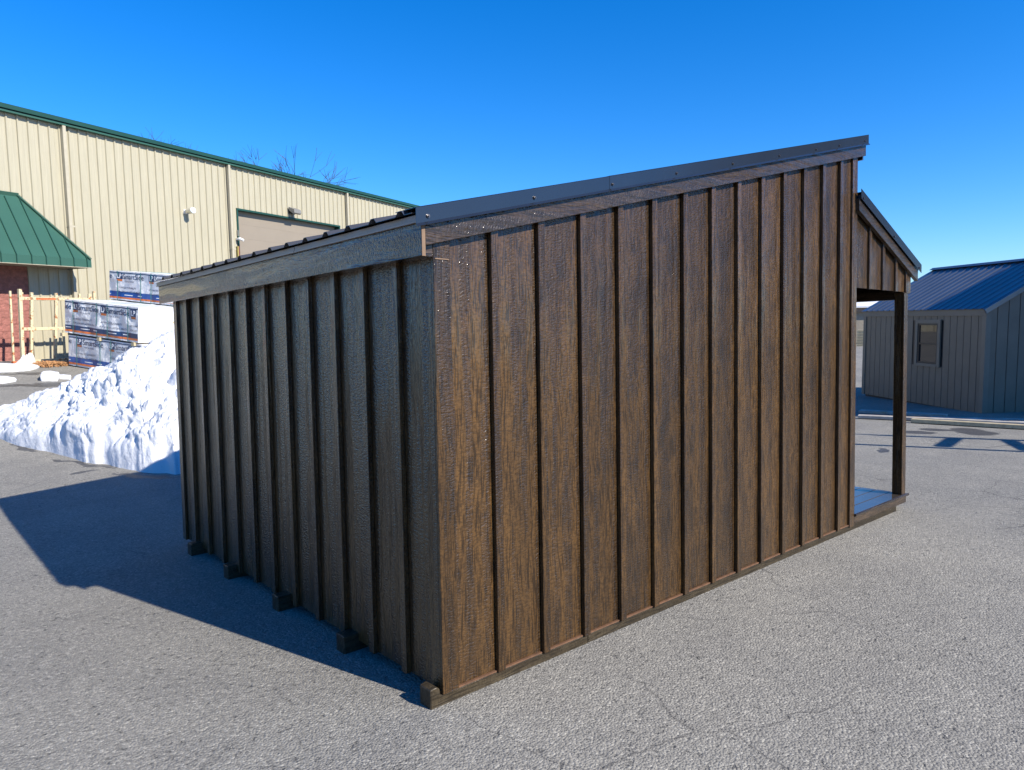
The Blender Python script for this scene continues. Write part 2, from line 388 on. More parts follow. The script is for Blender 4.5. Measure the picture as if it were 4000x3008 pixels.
# main roof: ribbed sheets over a deck
def roof_sheet(name, mat, parent, y0, y1, ribs, x0, x1, z0, slope, hr=.02, top=.014, base=.034):
    """ribbed sheet, ribs run along x; profile in y/z, sloped along x"""
    prof = [(y0, 0)]
    for r in ribs: prof += [(r - base, 0), (r - top, hr), (r + top, hr), (r + base, 0)]
    prof.append((y1, 0)); m = MB(); n = len(prof)
    for x in (x0, x1):
        for t in (0, -.0025):
            m.v += [(x, y, z0 + (x - x0) * slope + z + t) for y, z in prof]
    m.f = [(i, i + 1, 2 * n + i + 1, 2 * n + i) for i in range(n - 1)] + [(n + i, 3 * n + i, 3 * n + i + 1, n + i + 1) for i in range(n - 1)]
    m.f += [(i, n + i, n + i + 1, i + 1) for i in range(n - 1)] + [(2 * n + i, 2 * n + i + 1, 3 * n + i + 1, 3 * n + i) for i in range(n - 1)]
    m.f += [(0, 2 * n, 3 * n, n), (n - 1, 2 * n - 1, 4 * n - 1, 3 * n - 1)]; m.m = [0] * len(m.f)
    return m.build(name, mat, parent)
allr = [.045 + .2286 * i for i in range(16)]
cuts = [-.045, .84, 1.755, 2.67, 3.77]
for i in range(4):
    roof_sheet('roof_panel', M['shed_roof'], shed, cuts[i] + (.0005 if i else 0), cuts[i + 1], [r for r in allr if cuts[i] + .03 < r < cuts[i + 1] - .03], -.145, 4.40, 2.186, SL)
MB().prism([(-.10, -.028, 2.163), (4.375, -.028, 2.163 + 4.475 * SL), (4.375, -.028, 2.18 + 4.475 * SL), (-.10, -.028, 2.18)], (0, 3.76, 0)).build('roof_deck', M['dark_inside'], shed)
MB().box(4.355, 4.376, -.029, 3.75, rake_z(4.37) - .03, rake_z(4.37) + .10).build('fascia', M['trim_y'], shed)
MB().prism([(-.08, WY + .03, rake_z(-.08)), (4.375, WY + .03, rake_z(4.375)), (4.375, WY + .03, rake_z(4.375) + .115), (-.08, WY + .03, rake_z(-.08) + .115)], (0, .02, 0)).build('rake_board', M['trim_x'], shed)
# porch gable cheek
PS = -.3955
def pz(x): return 2.686 + (x - 4.251) * PS
pe = [4.297, 4.572, 4.858, 5.150, 5.470]
for y, sgn in ((0.0, 1), (WY - .012, -1)):
    for i in range(4):
        a, b = pe[i], pe[i + 1]
        MB().prism([(a, y, 2.055), (b, y, 2.055), (b, y, pz(b) + .05), (a, y, pz(a) + .05)], (0, .012, 0)).build('siding_board', M['siding'], shed)
    if sgn > 0:
        for b in pe[1:4]:
            b -= .022
            MB().prism([(b, -BT, 2.05), (b + .045, -BT, 2.05), (b + .045, -BT, pz(b + .045) + .03), (b, -BT, pz(b) + .03)], (0, BT - .0005, 0)).build('batten', M['siding'], shed, bevel=.002)
        MB().prism([(5.375, -BT, 2.045), (5.486, -BT, 2.045), (5.486, -BT, pz(5.486) + .03), (5.375, -BT, pz(5.375) + .03)], (0, BT - .0005, 0)).build('corner_board', M['siding'], shed, bevel=.002)
    yy = -.05 if sgn > 0 else WY + .03
    MB().prism([(4.262, yy, pz(4.262)), (5.578, yy, pz(5.578)), (5.578, yy, pz(5.578) + .10), (4.262, yy, pz(4.262) + .10)], (0, .033 if sgn > 0 else .02, 0)).build('porch_rake_board', M['trim_x'], shed, bevel=.002)
    m = MB().prism([(4.257, yy - .016, pz(4.257) + .094), (5.62, yy - .016, pz(5.62) + .094), (5.62, yy - .016, pz(5.62) + .172), (4.257, yy - .016, pz(4.257) + .172)], (0, .003, 0))
    m.prism([(4.302, yy - .016, pz(4.302) + .169), (5.62, yy - .016, pz(5.62) + .169), (5.62, yy - .016, pz(5.62) + .172), (4.302, yy - .016, pz(4.302) + .172)], (0, .14, 0))
    fl = m.build('porch_flashing', M['shed_metal'], shed)
    if sgn > 0:
        for sx in (4.30, 4.95, 5.56):
            MB().tube((sx, yy - .014, pz(sx) + .115), (sx, yy - .024, pz(sx) + .115), .008, n=8).build('screw', M['screw'], fl)
m = MB()
m.prism([(4.302, -.045, pz(4.302) + .105), (5.60, -.045, pz(5.60) + .105), (5.60, -.045, pz(5.60) + .15), (4.302, -.045, pz(4.302) + .15)], (0, WY + .08, 0))
m.build('porch_roof', M['shed_metal'], shed)
MB().box(5.455, 5.475, .014, WY - .014, 2.07, pz(5.47) + .08).build('porch_fascia', M['trim_y'], shed)
MB().box(5.36, 5.45, .014, WY - .014, 1.985, 2.065).build('porch_beam', M['trim_y'], shed)
for y in (-.014, 1.2, 2.4, 3.57):
    MB().box(5.352, 5.440, y, y + .09, .134, 1.984 if y > 0 else 2.049).build('post', M['siding'], shed, bevel=.003)
# porch floor
for k in range(26):
    y0 = -.02 + k * .1405; MB().box(4.297, 5.462, y0, y0 + .1335, .112, .134).build('deck_board', M['deck'], shed, bevel=.002)
MB().box(4.297, 5.445, -.019, .0, .052, .110).build('rim_board', M['trim_x'], shed, bevel=.002)
MB().box(5.425, 5.445, .002, WY, .052, .110).build('rim_board', M['trim_y'], shed)
MB().tube((4.297, -.024, .123), (5.482, -.024, .123), .012, n=8).build('deck_nosing', M['trim_x'], shed)

# ------------------------------------------------------------------ warehouse (local x along the wall, -y towards the yard)
WO = Vector((2.789, 23.543, 0)); WA = math.atan2(.386, .923)
wh = empty('warehouse', WO, WA)
tag(wh, 'long beige ribbed steel warehouse with green gutter, roller door and awning', 'warehouse')
ZT = 7.93; D0, D1, DT = 6.963, 13.142, 6.213; BX = -1.246
MB().box(BX - .02, D0 - .07, .045, .25, -.6, ZT).box(D1 + .07, 26.0, .045, .25, -.6, ZT).box(D0 - .07, D1 + .07, .045, .25, DT + .06, ZT).box(-12, BX - .02, .045, .25, 3.6, ZT).build('wall_core', M['soffit'], wh)
def rib_prof(s):
    return [(s - .036, 0), (s - .018, -.042), (s + .018, -.042), (s + .036, 0)]
def wall_panel(a, b, z0, z1):
    prof = [(a, 0)]
    i0 = int(math.ceil((a - .1) / .3048)); s = i0 * .3048
    while s < b:
        for p in rib_prof(s) + [(s + .125, 0), (s + .135, -.005), (s + .165, -.005), (s + .175, 0)]:
            if a + .002 < p[0] < b - .002: prof.append(p)
        s += .3048
    prof.append((b, 0)); n = len(prof); m = MB()
    m.v = [(x, y, z) for z in (z0, z1) for x, y in prof] + [(x, y + .003, z) for z in (z0, z1) for x, y in prof]
    m.f = [(i, i + 1, n + i + 1, n + i) for i in range(n - 1)] + [(2 * n + i + 1, 2 * n + i, 3 * n + i, 3 * n + i + 1) for i in range(n - 1)]
    m.m = [0] * len(m.f)
    return m.build('wall_panel', M['beige'], wh, recalc=False)
s = -11.0 * .9144 - .1524
while s < 26:
    e = s + .9144
    for a, b in ((s, min(e, BX)), (max(s, BX), min(e, D0 - .07)), (max(s, D0 - .07), min(e, D1 + .07)), (max(s, D1 + .07), e)):
        if b - a < .03: continue
        mid = (a + b) / 2
        z0 = 3.62 if mid < BX and mid > -4.5 else (DT + .075 if D0 - .07 < mid < D1 + .07 else .55 if mid < 20 else -.2)
        wall_panel(a + .0005, b - .0005, z0, ZT)
    s = e
# fasteners are too small to show; gutter and roof edge
gt = MB().box(-10, 26, -.185, .0, 7.875, 7.932).build('gutter', M['green_pale'], wh)
MB().box(-10, 26, -.24, .0, 7.958, 8.085).box(-10, 26, -.15, 0, 7.9325, 7.9575).build('gutter_face', M['green'], gt)
MB().prism([(-10, -.20, 8.0855), (-10, 20, 9.70), (-10, 20, 9.62), (-10, -.02, 8.0858)], (36, 0, 0)).build('roof', M['green'], wh)
for s0 in (.02, 6.455, 13.64):
    dn = MB().box(s0, s0 + .105, -.175, -.045, .75, 7.874).build('downspout', M['downspout'], wh, bevel=.01)
    for z in ((4.62, 2.0) if s0 > 1 else (4.8, 2.0)):
        MB().box(s0 - .012, s0 + .18, -.179, -.1755, z, z + .05).box(s0 - .012, s0 - .002, -.179, -.034, z, z + .05).build('strap', M['downspout'], dn)
# roller door, set back in its opening
dr = MB().box(D0 - .07, D1 + .07, .256, .30, -.2, DT + .05).build('door', M['roll_door'], wh)
for k in range(11):
    z1 = 6.27 - k * .56
    MB().box(D0 + .012, D1 - .012, .240, .2555, z1 - .558, z1).build('door_panel', M['roll_door'], dr)
m = MB().box(D0 - .07, D0, -.04, .24, -.2, DT + .0).box(D1, D1 + .07, -.04, .24, -.2, DT).box(D0 - .07, D1 + .07, -.045, .235, DT + .001, DT + .07)
m.build('door_frame', M['green'], dr)
MB().box(D0 + .012, D0 + 1.45, .226, .2395, 3.5, 4.02).build('door_hatch', M['soffit'], dr, bevel=.004)
# wall lamp: barrel pointing out from the wall
lp = MB().tube((4.47, .0, 5.83), (4.47, -.16, 5.84), .075, n=20).box(4.40, 4.54, -.045, -.0, 5.75, 5.91).build('wall_lamp', M['white_plastic'], wh, smooth=False)
MB().tube((4.47, -.16, 5.84), (4.47, -.42, 5.85), .105, n=28).build('barrel', M['lamp_metal'], lp)
MB().tube((4.47, -.42, 5.85), (4.47, -.455, 5.852), .115, .10, n=28).build('lens', M['lens'], lp)
# flood lamp above the door: slanted hood on a back box
fb = MB().box(9.80, 10.12, -.10, -.033, 6.42, 6.66).build('flood_lamp', M['win_frame'], wh)
MB().prism([(9.72, -.10, 6.70), (9.72, -.42, 6.58), (9.72, -.44, 6.42), (9.72, -.36, 6.38), (9.72, -.10, 6.56)], (.42, 0, 0)).build('hood', M['bronze'], fb, bevel=.01)
# security camera and guide post left of the door
sc = MB().box(6.80, 6.88, -.12, -.03, 5.02, 5.10).tube((6.84, -.12, 5.06), (6.84, -.22, 5.06), .055, n=14).build('security_camera', M['white_plastic'], wh)
MB().tube((6.84, -.22, 5.06), (6.90, -.33, 5.0), .05, n=14).build('camera_head', M['white_plastic'], sc)
MB().box(6.86, 6.90, -.07, -.034, 5.18, 5.42).build('sensor', M['bronze'], sc)
gp = MB().box(6.79, 6.84, -.10, -.035, .7, 4.78).build('guide_post', M['yellow'], wh)
MB().box(6.845, 6.90, -.098, -.036, .7, 4.78).build('post_stripe', M['red'], gp)
# split-face block base wall at the left
MB().box(-4.48, BX - .004, .012, .26, -.4, 3.6).build('block_wall', M['concrete'], wh)
bk = None
def block_mesh(seed, wd):
    random.seed(seed); m = MB(); n = 9; k = 5
    g2 = [[-.010 - random.random() * .012 - (.003 if 0 < i < n and 0 < j < k else 0) for i in range(n + 1)] for j in range(k + 1)]
    m.v = [(i / n * (wd - .004), g2[j][i], j / k * .1955) for j in range(k + 1) for i in range(n + 1)]
    m.f = [(j * (n + 1) + i, j * (n + 1) + i + 1, (j + 1) * (n + 1) + i + 1, (j + 1) * (n + 1) + i) for j in range(k) for i in range(n)]; m.m = [0] * len(m.f)
    b0 = len(m.v); m.box(0, wd - .004, -.009, .03, 0, .1955)
    me = m.mesh('block'); me.materials.append(M['block']); return me
full = [block_mesh(q, .406) for q in range(5)]; half = block_mesh(11, .203)
for r in range(17):
    x = BX - .006; z = .19 + r * .2; odd = r % 2
    if odd: x -= .203; o = link('block', half, wh); o.location = (x, 0, z)
    while x > -4.3:
        x -= .406; o = link('block', full[random.randrange(5)], wh); o.location = (x, 0, z)
# hipped standing-seam awning
cn = empty('awning'); cn.parent = wh
E1, RR, ZE, ZR, PY = -.02, -1.374, 3.735, 5.57, -1.16
L0, LR = -6.0, -4.65
MB().add([(L0, PY, ZE), (E1, PY, ZE), (RR, -.03, ZR), (LR, -.03, ZR), (E1, -.03, ZE), (L0, -.03, ZE)], [(0, 1, 2, 3), (1, 4, 2), (5, 0, 3), (0, 5, 4, 1)]).build('awning_roof', M['green_pale'], cn)
MB().box(L0, E1, PY - .004, PY + .02, 3.485, ZE - .002).box(E1 - .02, E1 + .004, PY + .021, -.03, 3.485, ZE - .002).build('awning_fascia', M['green_pale'], cn)
MB().box(L0 + .03, E1 - .03, PY + .03, -.035, 3.50, 3.515).build('awning_soffit', M['soffit'], cn)
MB().box(L0, E1 + .012, PY - .02, PY - .0045, 3.478, 3.497).build('drip_edge', M['soffit'], cn)
nrm = Vector((0, -(ZR - ZE), -(PY + .03))).normalized(); nrm = Vector((0, -abs(nrm.y), abs(nrm.z)))
s = -.16
while s > -5.9:
    t = 1.0 if LR < s < RR else ((s - E1) / (RR - E1) if s >= RR else (s - L0) / (LR - L0))
    t = max(0.02, min(1, t) - .05)
    p = Vector((s, PY, ZE)); q = Vector((s, PY + (-.03 - PY) * t, ZE + (ZR - ZE) * t))
    MB().bar(p + nrm * .012, q + nrm * .012, .022, .035, nrm).box(s - .011, s + .011, PY - .03, PY - .0045, 3.4975, ZE + .01).build('seam', M['green'], cn)
    s -= .405
hipn = Vector((.5, -.6, .6)).normalized()
MB().bar((E1, PY, ZE + .02), (RR, -.03, ZR + .02), .16, .03, hipn).build('hip_cap', M['green_pale'], cn)
MB().bar((LR, -.05, ZR - .04), (RR, -.05, ZR - .04), .03, .20, (0, -.4, .9)).build('ridge_cap', M['green_pale'], cn)

# ------------------------------------------------------------------ steel rack in front of the warehouse
def W(s, off, z=0): return Vector((WO.x + .923 * s + .386 * off, WO.y + .386 * s - .923 * off, z))
rk = empty('steel_rack', (*W(-1.6, 1.9).xy, .72), WA)
tag(rk, 'cream painted rusty steel storage rack standing in front of the warehouse wall', 'rack')
def rb(name, a, b, w=.07, h=.07, mat='rack'):
    o = Vector((-1.6, 0, .72)); return MB().bar(Vector(a) - o, Vector(b) - o, w, h, (0, 1, 0) if abs(a[0] - b[0]) + abs(a[1] - b[1]) < .3 else (0, 0, 1)).build(name, M[mat], rk, bevel=.006)
# local: x=s, y=-(off-1.9) i.e. +y towards the wall
rb('post', (-2.68, -.05, .74), (-2.62, -.05, 2.74), .085, .085)
rb('post', (-2.75, .25, .74), (-2.70, .25, 2.70), .05, .05)
rb('post', (-2.43, 0, .80), (-2.29, 0, 2.66), .07, .07)
rb('post', (-1.78, 0, .80), (-1.62, 0, 2.66), .07, .07)
rb('post', (-1.05, 0, .80), (-.95, 0, 2.66), .06, .06)
rb('post', (-.58, -.05, .74), (-.54, -.05, 2.74), .075, .075)
rb('post', (-.66, .0, 2.47), (-.64, .0, 2.66), .09, .06)
rb('post', (-2.56, .0, 2.53), (-2.55, .0, 2.66), .07, .06)
rb('top_rail', (-2.62, .0, 2.49), (-.54, .0, 2.495), .07, .085)
MB().box(-.60, -.06, -.0385, -.0355, 1.745, 1.80).build('red_mark', M['rack_red'], rk)
rb('middle_rail', (-2.60, .0, 1.665), (-.60, .0, 1.66), .06, .085)
rb('base_rail', (-2.46, .0, .765), (-.60, .0, .755), .10, .11)
rb('foot', (-2.95, -.05, .775), (-2.45, -.05, .775), .10, .07, 'rack_red')
rb('foot', (-2.40, .25, .765), (-.60, .25, .76), .10, .08, 'rack_red')

# ------------------------------------------------------------------ lumber bundles in printed wrap
def text_mesh(txt, size, bold=.0):
    cu = bpy.data.curves.new('lettering', 'FONT'); cu.body = txt; cu.size = size; cu.offset = bold; cu.resolution_u = 3
    ob = bpy.data.objects.new('tmp', cu); COL.objects.link(ob)
    dg = bpy.context.evaluated_depsgraph_get(); me = bpy.data.meshes.new_from_object(ob.evaluated_get(dg))
    bpy.data.objects.remove(ob); bpy.data.curves.remove(cu)
    vs = [tuple(v.co) for v in me.vertices]; fs = [tuple(p.vertices) for p in me.polygons]; bpy.data.meshes.remove(me)
    return vs, fs
T_SMART = text_mesh('SmartSide', .205, .002); T_TRIM = text_mesh('TRIM & SIDING', .06); T_A1 = text_mesh('ADVANCED DURABILITY', .07); T_A2 = text_mesh('FOR LONGER LASTING BEAUTY', .07); T_LP = text_mesh('LP', .17, .006)
def wrinkle(seed, p):
    return noise.noise(Vector((p[0] * 2.1 + seed * 9, p[1] * 2.4, seed))) * .030 + noise.noise(Vector((p[0] * 5 - p[1] * 4 + seed, p[1] * 5 + p[0] * 3, seed * 3.3))) * .014
def bundle(loc, rz, pitch, L, H, DEP, seed, shift, label, rep=1.30, wr=1.0, blue='ink_blue', band=.145):
    """local: x along the printed face (far to near), printed face at y=0 facing -y, depth +y"""
    root = empty('lumber_bundle', loc); root.rotation_euler = Matrix.Rotation(rz, 3, 'Z').to_euler()
    root.rotation_euler = (Matrix.Rotation(rz, 3, 'Z') @ Matrix.Rotation(-math.atan(pitch), 3, 'Y')).to_euler()
    tag(root, label, 'lumber bundle', 'wrapped lumber bundles stacked by the warehouse')
    f = lambda x, z: -wrinkle(seed, (x, z)) * wr * min(1, 6 * min(x, L - x, z, H - z) / .5 + .15)
    m = MB(); nx_, nz_ = 56, 20
    for j in range(nz_ + 1):
        for i in range(nx_ + 1):
            x, z = L * i / nx_, H * j / nz_; m.v.append((x, f(x, z), z))
    m.f = [(j * (nx_ + 1) + i, j * (nx_ + 1) + i + 1, (j + 1) * (nx_ + 1) + i + 1, (j + 1) * (nx_ + 1) + i) for j in range(nz_) for i in range(nx_)]; m.m = [0] * len(m.f)
    m.build('printed_face', M['wrap'], root, smooth=True, recalc=False)
    m = MB(); m.box(.004, L - .004, .04, DEP, .004, H - .004); m.build('stack_core', M['lumber'], root)
    # sunlit end, top and back of the wrap
    m = MB(); n2 = 16
    for j in range(n2 + 1):
        for i in range(n2 + 1):
            y, z = DEP * i / n2, H * j / n2; e = min(1, 8 * min(i, n2 - i, j, n2 - j) / n2)
            m.v.append((L + wrinkle(seed + 5, (y, z)) * .9 * e + .004, y, z))
    m.f = [(j * (n2 + 1) + i, j * (n2 + 1) + i + 1, (j + 1) * (n2 + 1) + i + 1, (j + 1) * (n2 + 1) + i) for j in range(n2) for i in range(n2)]; m.m = [0] * len(m.f)
    m.build('end_wrap', M['wrap_white'], root, smooth=True, recalc=False)
    m = MB()
    m.v = []; 
    for j in range(n2 + 1):
        for i in range(nx_ + 1):
            x, y = L * i / nx_, DEP * j / n2; e = min(1, 8 * min(i / nx_, 1 - i / nx_, j / n2, 1 - j / n2))
            m.v.append((x, y, H + .004 + abs(wrinkle(seed + 8, (x, y))) * .8 * e))
    m.f = [(j * (nx_ + 1) + i, j * (nx_ + 1) + i + 1, (j + 1) * (nx_ + 1) + i + 1, (j + 1) * (nx_ + 1) + i) for j in range(n2) for i in range(nx_)]; m.m = [0] * len(m.f)
    m.build('top_wrap', M['wrap_white'], root, smooth=True, recalc=False)
    MB().box(-.004, .0035, .002, DEP, .0, H).box(.004, L - .004, DEP + .001, DEP + .006, 0, H).build('back_wrap', M['wrap_white'], root)
    def strip(x0, x1, z0, z1, mat, lift, name='print_band'):
        x0, x1 = max(x0, .01), min(x1, L - .01)
        if x1 - x0 < .02: return
        q = MB(); n = max(2, int((x1 - x0) / .05)); k = max(1, int((z1 - z0) / .05))
        q.v = [(x0 + (x1 - x0) * i / n, f(x0 + (x1 - x0) * i / n, z0 + (z1 - z0) * j / k) - lift, z0 + (z1 - z0) * j / k) for j in range(k + 1) for i in range(n + 1)]
        q.f = [(j * (n + 1) + i, j * (n + 1) + i + 1, (j + 1) * (n + 1) + i + 1, (j + 1) * (n + 1) + i) for j in range(k) for i in range(n)]; q.m = [0] * len(q.f)
        q.build(name, M[mat], root, smooth=True, recalc=False)
    strip(0, L, H * .05, H * .085 + .02, 'ink_orange', .006)
    strip(0, L, H * .085 + .021, H * .085 + .021 + band, blue, .006)
    strip(0, L, H * .93, H * .965, 'ink_navy', .006)
    def words(T, x, z, mat, name='lettering'):
        vs, fs = T; q = MB(); ok = []
        q.v = [(x + a, f(x + a, z + b_) - .011, z + b_) for a, b_, c in vs]
        q.f = [fc for fc in fs if all(.01 < q.v[i][0] < L - .01 for i in fc)]; q.m = [0] * len(q.f)
        if q.f: q.build(name, M[mat], root, recalc=False)['kind'] = 'stuff'
    x = -shift
    while x < L:
        zc = H * .70
        for (a, b_, c_, d_, mt, lf) in ((x, x + .22, zc + .02, zc + .20, 'ink_navy', .006), (x + .02, x + .20, zc - .035, zc + .017, 'ink_orange', .006)):
            strip(a, b_, c_, d_, mt, lf, 'logo')
        words(T_LP, x + .02, zc + .05, 'ink_white', 'logo_letters')
        words(T_SMART, x + .245, zc + .03, 'ink_navy'); words(T_TRIM, x + .30, zc - .055, 'ink_navy')
        words(T_A1, x - .01, zc - .235, 'ink_navy'); words(T_A2, x - .01, zc - .345, 'ink_navy')
        strip(x + .30, x + .62, H * .085 + .07, H * .085 + .09, 'ink_white', .010, 'print_line')
        strip(x + .82, x + 1.0, H * .085 + .07, H * .085 + .095, 'ink_white', .010, 'print_line')
        x += rep
    for sx in (.36, 1.30, 1.72, 2.5):
        if sx < L - .1: MB().box(sx, sx + .025, -.03, -.027, 0, H).box(sx, sx + .025, -.03, DEP, H + .026, H + .029).build('strap', M['strap'], root)
    return root
LZ = R(-67.3); LDIR = Vector((math.cos(LZ), math.sin(LZ), 0))
P0 = Vector((1.90, 19.50, 0)); LL = 2.86; DP = 4.2; YD = Vector((-LDIR.y, LDIR.x, 0))
b1 = bundle(P0 + Vector((.02, .0, .70)) + LDIR * .02, LZ, -.092, LL, .80, DP, 2, .92, 'blue banded wrapped lumber bundle at the bottom of the stack, on the asphalt', rep=1.28)
b2 = bundle(P0 + Vector((0, 0, 1.565)), LZ, -.097, LL, .867, DP, 4, .78, 'crumpled wrapped lumber bundle in the middle of the stack, above the lowest one', rep=1.12, wr=1.9, blue='ink_navy', band=.12)
def spacer(c, label, n=LL):
    o = MB().box(-.05, DP + .02, -.05, .05, -.045, .045).build('spacer', M['lumber']); o.location = c; o.rotation_euler = (0, 0, LZ + math.pi / 2)
    tag(o, label, 'spacer', 'timber spacers between the lumber bundles'); return o
for k, (t, lb_) in enumerate(((.05, 'pale timber spacer sticking out left between bottom and middle lumber bundles'), (1.4, 'pale timber spacer under the centre of the middle lumber bundle'), (2.7, 'pale timber spacer under the near end of the middle lumber bundle'))):
    o = spacer(P0 + LDIR * t + YD * (-.09 if k == 0 else .0) + Vector((0, 0, 1.515 - .096 * t)), lb_)

P3 = P0 + YD * 1.314 + LDIR * .003
for k, (t, lb_) in enumerate(((.12, 'thin timber spacer under the far end of the topmost lumber bundle'), (2.6, 'thin timber spacer under the near end of the topmost lumber bundle'))):
    o = MB().box(0, 2.8, -.05, .05, -.016, .016).build('spacer', M['lumber']); o.location = P3 + LDIR * t + Vector((0, 0, 2.459 - .097 * t)); o.rotation_euler = (0, 0, LZ + math.pi / 2)
    tag(o, lb_, 'spacer', 'timber spacers between the lumber bundles')
b3 = bundle(P3 + Vector((0, 0, 2.476)), LZ, -.097, LL, .79, DP, 7, .94, 'blue banded wrapped lumber bundle on top of the stack, set back to the right', rep=1.28, wr=1.1)

# ------------------------------------------------------------------ snow
def fbm(p, o=4, h=.5):
    a, t = 1.0, 0.0
    for _ in range(o): t += a * noise.noise(p); p = p * 2.07; a *= h
    return t
front_px = [(-330, 1660), (-120, 1690), (0, 1715), (60, 1742), (200, 1770), (330, 1805), (450, 1825), (560, 1850), (690, 1853), (840, 1850), (1020, 1840)]
ridge_px = [(-330, 1650), (-120, 1640), (0, 1622), (90, 1600), (225, 1545), (320, 1480), (430, 1432), (540, 1372), (640, 1326), (800, 1312), (980, 1335)]
delta = [.5, .7, .9, 1.2, 1.5, 1.9, 2.3, 2.7, 3.1, 3.3, 3.0]
FR, RG, BK = [], [], []
for (fx, fy), (rx, ry), dl in zip(front_px, ridge_px, delta):
    a = on_ground(fx, fy); d = ray(rx, ry); hd = math.hypot(d.x, d.y); rng = math.hypot(a.x - CW.x, a.y - CW.y) + dl
    p = CW + d * (rng / hd); e = Vector((d.x, d.y, 0)) / hd
    FR.append(a); RG.append(p); BK.append(Vector((p.x, p.y, 0)) + e * (dl * .8 + .4))
def lerp_list(L, t):
    t = max(0, min(len(L) - 1.0001, t)); i = int(t); f = t - i; f = f * f * (3 - 2 * f) * .35 + f * .65
    return L[i].lerp(L[i + 1], f)
NI, NJ = 460, 190
base = []
for j in range(NJ + 1):
    v = j / NJ
    for i in range(NI + 1):
        t = i / NI * (len(FR) - 1); A, B, C2 = lerp_list(FR, t), lerp_list(RG, t), lerp_list(BK, t)
        rag = fbm(Vector((t * 1.1, 3.1, 0)), 3) * .07
        if v < .65: k = v / .65; xy = A.lerp(B, k + rag * (1 - k))
        else: q = (v - .65) / .35; xy = B.lerp(C2, q); k = 1 - q
        hz = max(.10, B.z - ground_z(B.x, B.y) + .14)
        toe = min(.42, .5 * hz) * (1 - (1 - min(1, k / .22)) ** 2)
        base.append(Vector((xy.x, xy.y, ground_z(xy.x, xy.y) - .04 + toe + (hz - toe) * (k ** 1.1 if v < .65 else k ** .8))))
sm = MB(); nn = NI + 1
for j in range(NJ + 1):
    for i in range(NI + 1):
        P = base[j * nn + i]; du = base[j * nn + min(NI, i + 1)] - base[j * nn + max(0, i - 1)]; dv = base[min(NJ, j + 1) * nn + i] - base[max(0, j - 1) * nn + i]
        N = du.cross(dv).normalized(); e = min(1, min(j, NJ - j) / NJ * 10); hk = min(1, .3 + (P.z - ground_z(P.x, P.y)) * .9)
        Q = P + Vector((noise.noise(P * 2.3), noise.noise(P * 2.3 + Vector((5, 5, 5))), noise.noise(P * 2.3 + Vector((11, 3, 7))))) * .22
        c1, c2, c3 = [.32 - min(1, noise.voronoi(Q * k_)[0][0]) ** 2 for k_ in (2.8, 7.0, 17.0)]
        d = fbm(P * 1.1) * .13 + c1 * .20 + c2 * .075 + c3 * .035 + fbm(P * 20, 3) * .010
        sm.v.append(tuple(P + N * (d * e * hk)))
sm.f = [(j * nn + i, j * nn + i + 1, (j + 1) * nn + i + 1, (j + 1) * nn + i) for j in range(NJ) for i in range(NI)]; sm.m = [0] * len(sm.f)
sp_ = sm.build('snow_pile', M['snow'], smooth=True, recalc=False)
tag(sp_, 'large ploughed snow pile sloping up behind the brown shed', 'snow pile')
# shrinking slabs of ice and snow on the asphalt
def slab(pts_px, h, seed, label, name='snow_slab'):
    pts = [on_ground(*p) for p in pts_px]; c = sum(pts, Vector()) / len(pts); m = MB(); n = 40; rings = [(0, 1.0), (.55, 1.06), (.95, .97), (1.0, .80), (1.02, .45)]
    loop = []
    for i in range(n):
        t = i / n * len(pts); k = int(t); p = pts[k].lerp(pts[(k + 1) % len(pts)], t - k); q = p - c; loop.append(q * (1 + .10 * noise.noise(Vector((i * .5, seed, 0)))))
    for z, sc in rings:
        for q in loop:
            x, y = q.x * sc, q.y * sc; m.v.append((x, y, ground_z(c.x + x, c.y + y) - c.z - .01 + z * h * (1 + .25 * noise.noise(Vector((x * 3, y * 3, seed))))))
    m.v.append((0, 0, h * 1.05)); R_ = len(rings)
    m.f = [(r * n + i, r * n + (i + 1) % n, (r + 1) * n + (i + 1) % n, (r + 1) * n + i) for r in range(R_ - 1) for i in range(n)] + [((R_ - 1) * n + i, (R_ - 1) * n + (i + 1) % n, R_ * n) for i in range(n)]
    m.m = [0] * len(m.f); o = m.build(name, M['ice'], smooth=True); o.location = c
    tag(o, label, 'snow slab', 'melting snow slabs on the asphalt'); return o
slab([(160, 1489), (225, 1489), (232, 1476), (200, 1472), (168, 1476)], .17, 1, 'thick white snow slab melting on the asphalt left of the snow pile')
slab([(232, 1481), (275, 1483), (277, 1475), (250, 1471), (225, 1473)], .08, 2, 'thin flat snow slab touching the right side of the thick slab')
slab([(-90, 1500), (20, 1498), (62, 1491), (30, 1484), (-80, 1484)], .10, 3, 'long thin snow slab at the left edge of the photo')
slab([(-110, 1456), (40, 1454), (118, 1448), (150, 1440), (90, 1432), (-90, 1430)], .10, 4, 'low snow strip lying along the foot of the pink block wall')
# crumpled plastic by the rack
c = on_ground(95, 1432); pm = MB(); n1, n2 = 26, 22
for j in range(n2 + 1):
    for i in range(n1 + 1):
        a, b_ = i / n1 * 2 - 1, j / n2 * 2 - 1; r = math.hypot(a, b_)
        z = max(0, 1 - r) ** .7 * .30 + .42 * math.exp(-((a - .55) ** 2 * 14 + (b_ - .3) ** 2 * 10)); nzv = fbm(Vector((a * 2.6, b_ * 2.6, 4.0)))
        q = W(a * .36, -b_ * .22) - W(0, 0); pm.v.append((q.x + nzv * .05, q.y + nzv * .03, z * (1 + nzv * .5) * max(0, 1 - r * .75) + .005))
pm.f = [(j * (n1 + 1) + i, j * (n1 + 1) + i + 1, (j + 1) * (n1 + 1) + i + 1, (j + 1) * (n1 + 1) + i) for j in range(n2) for i in range(n1)]; pm.m = [0] * len(pm.f)
o = pm.build('plastic_sheet', M['sheet'], recalc=False); o.location = c
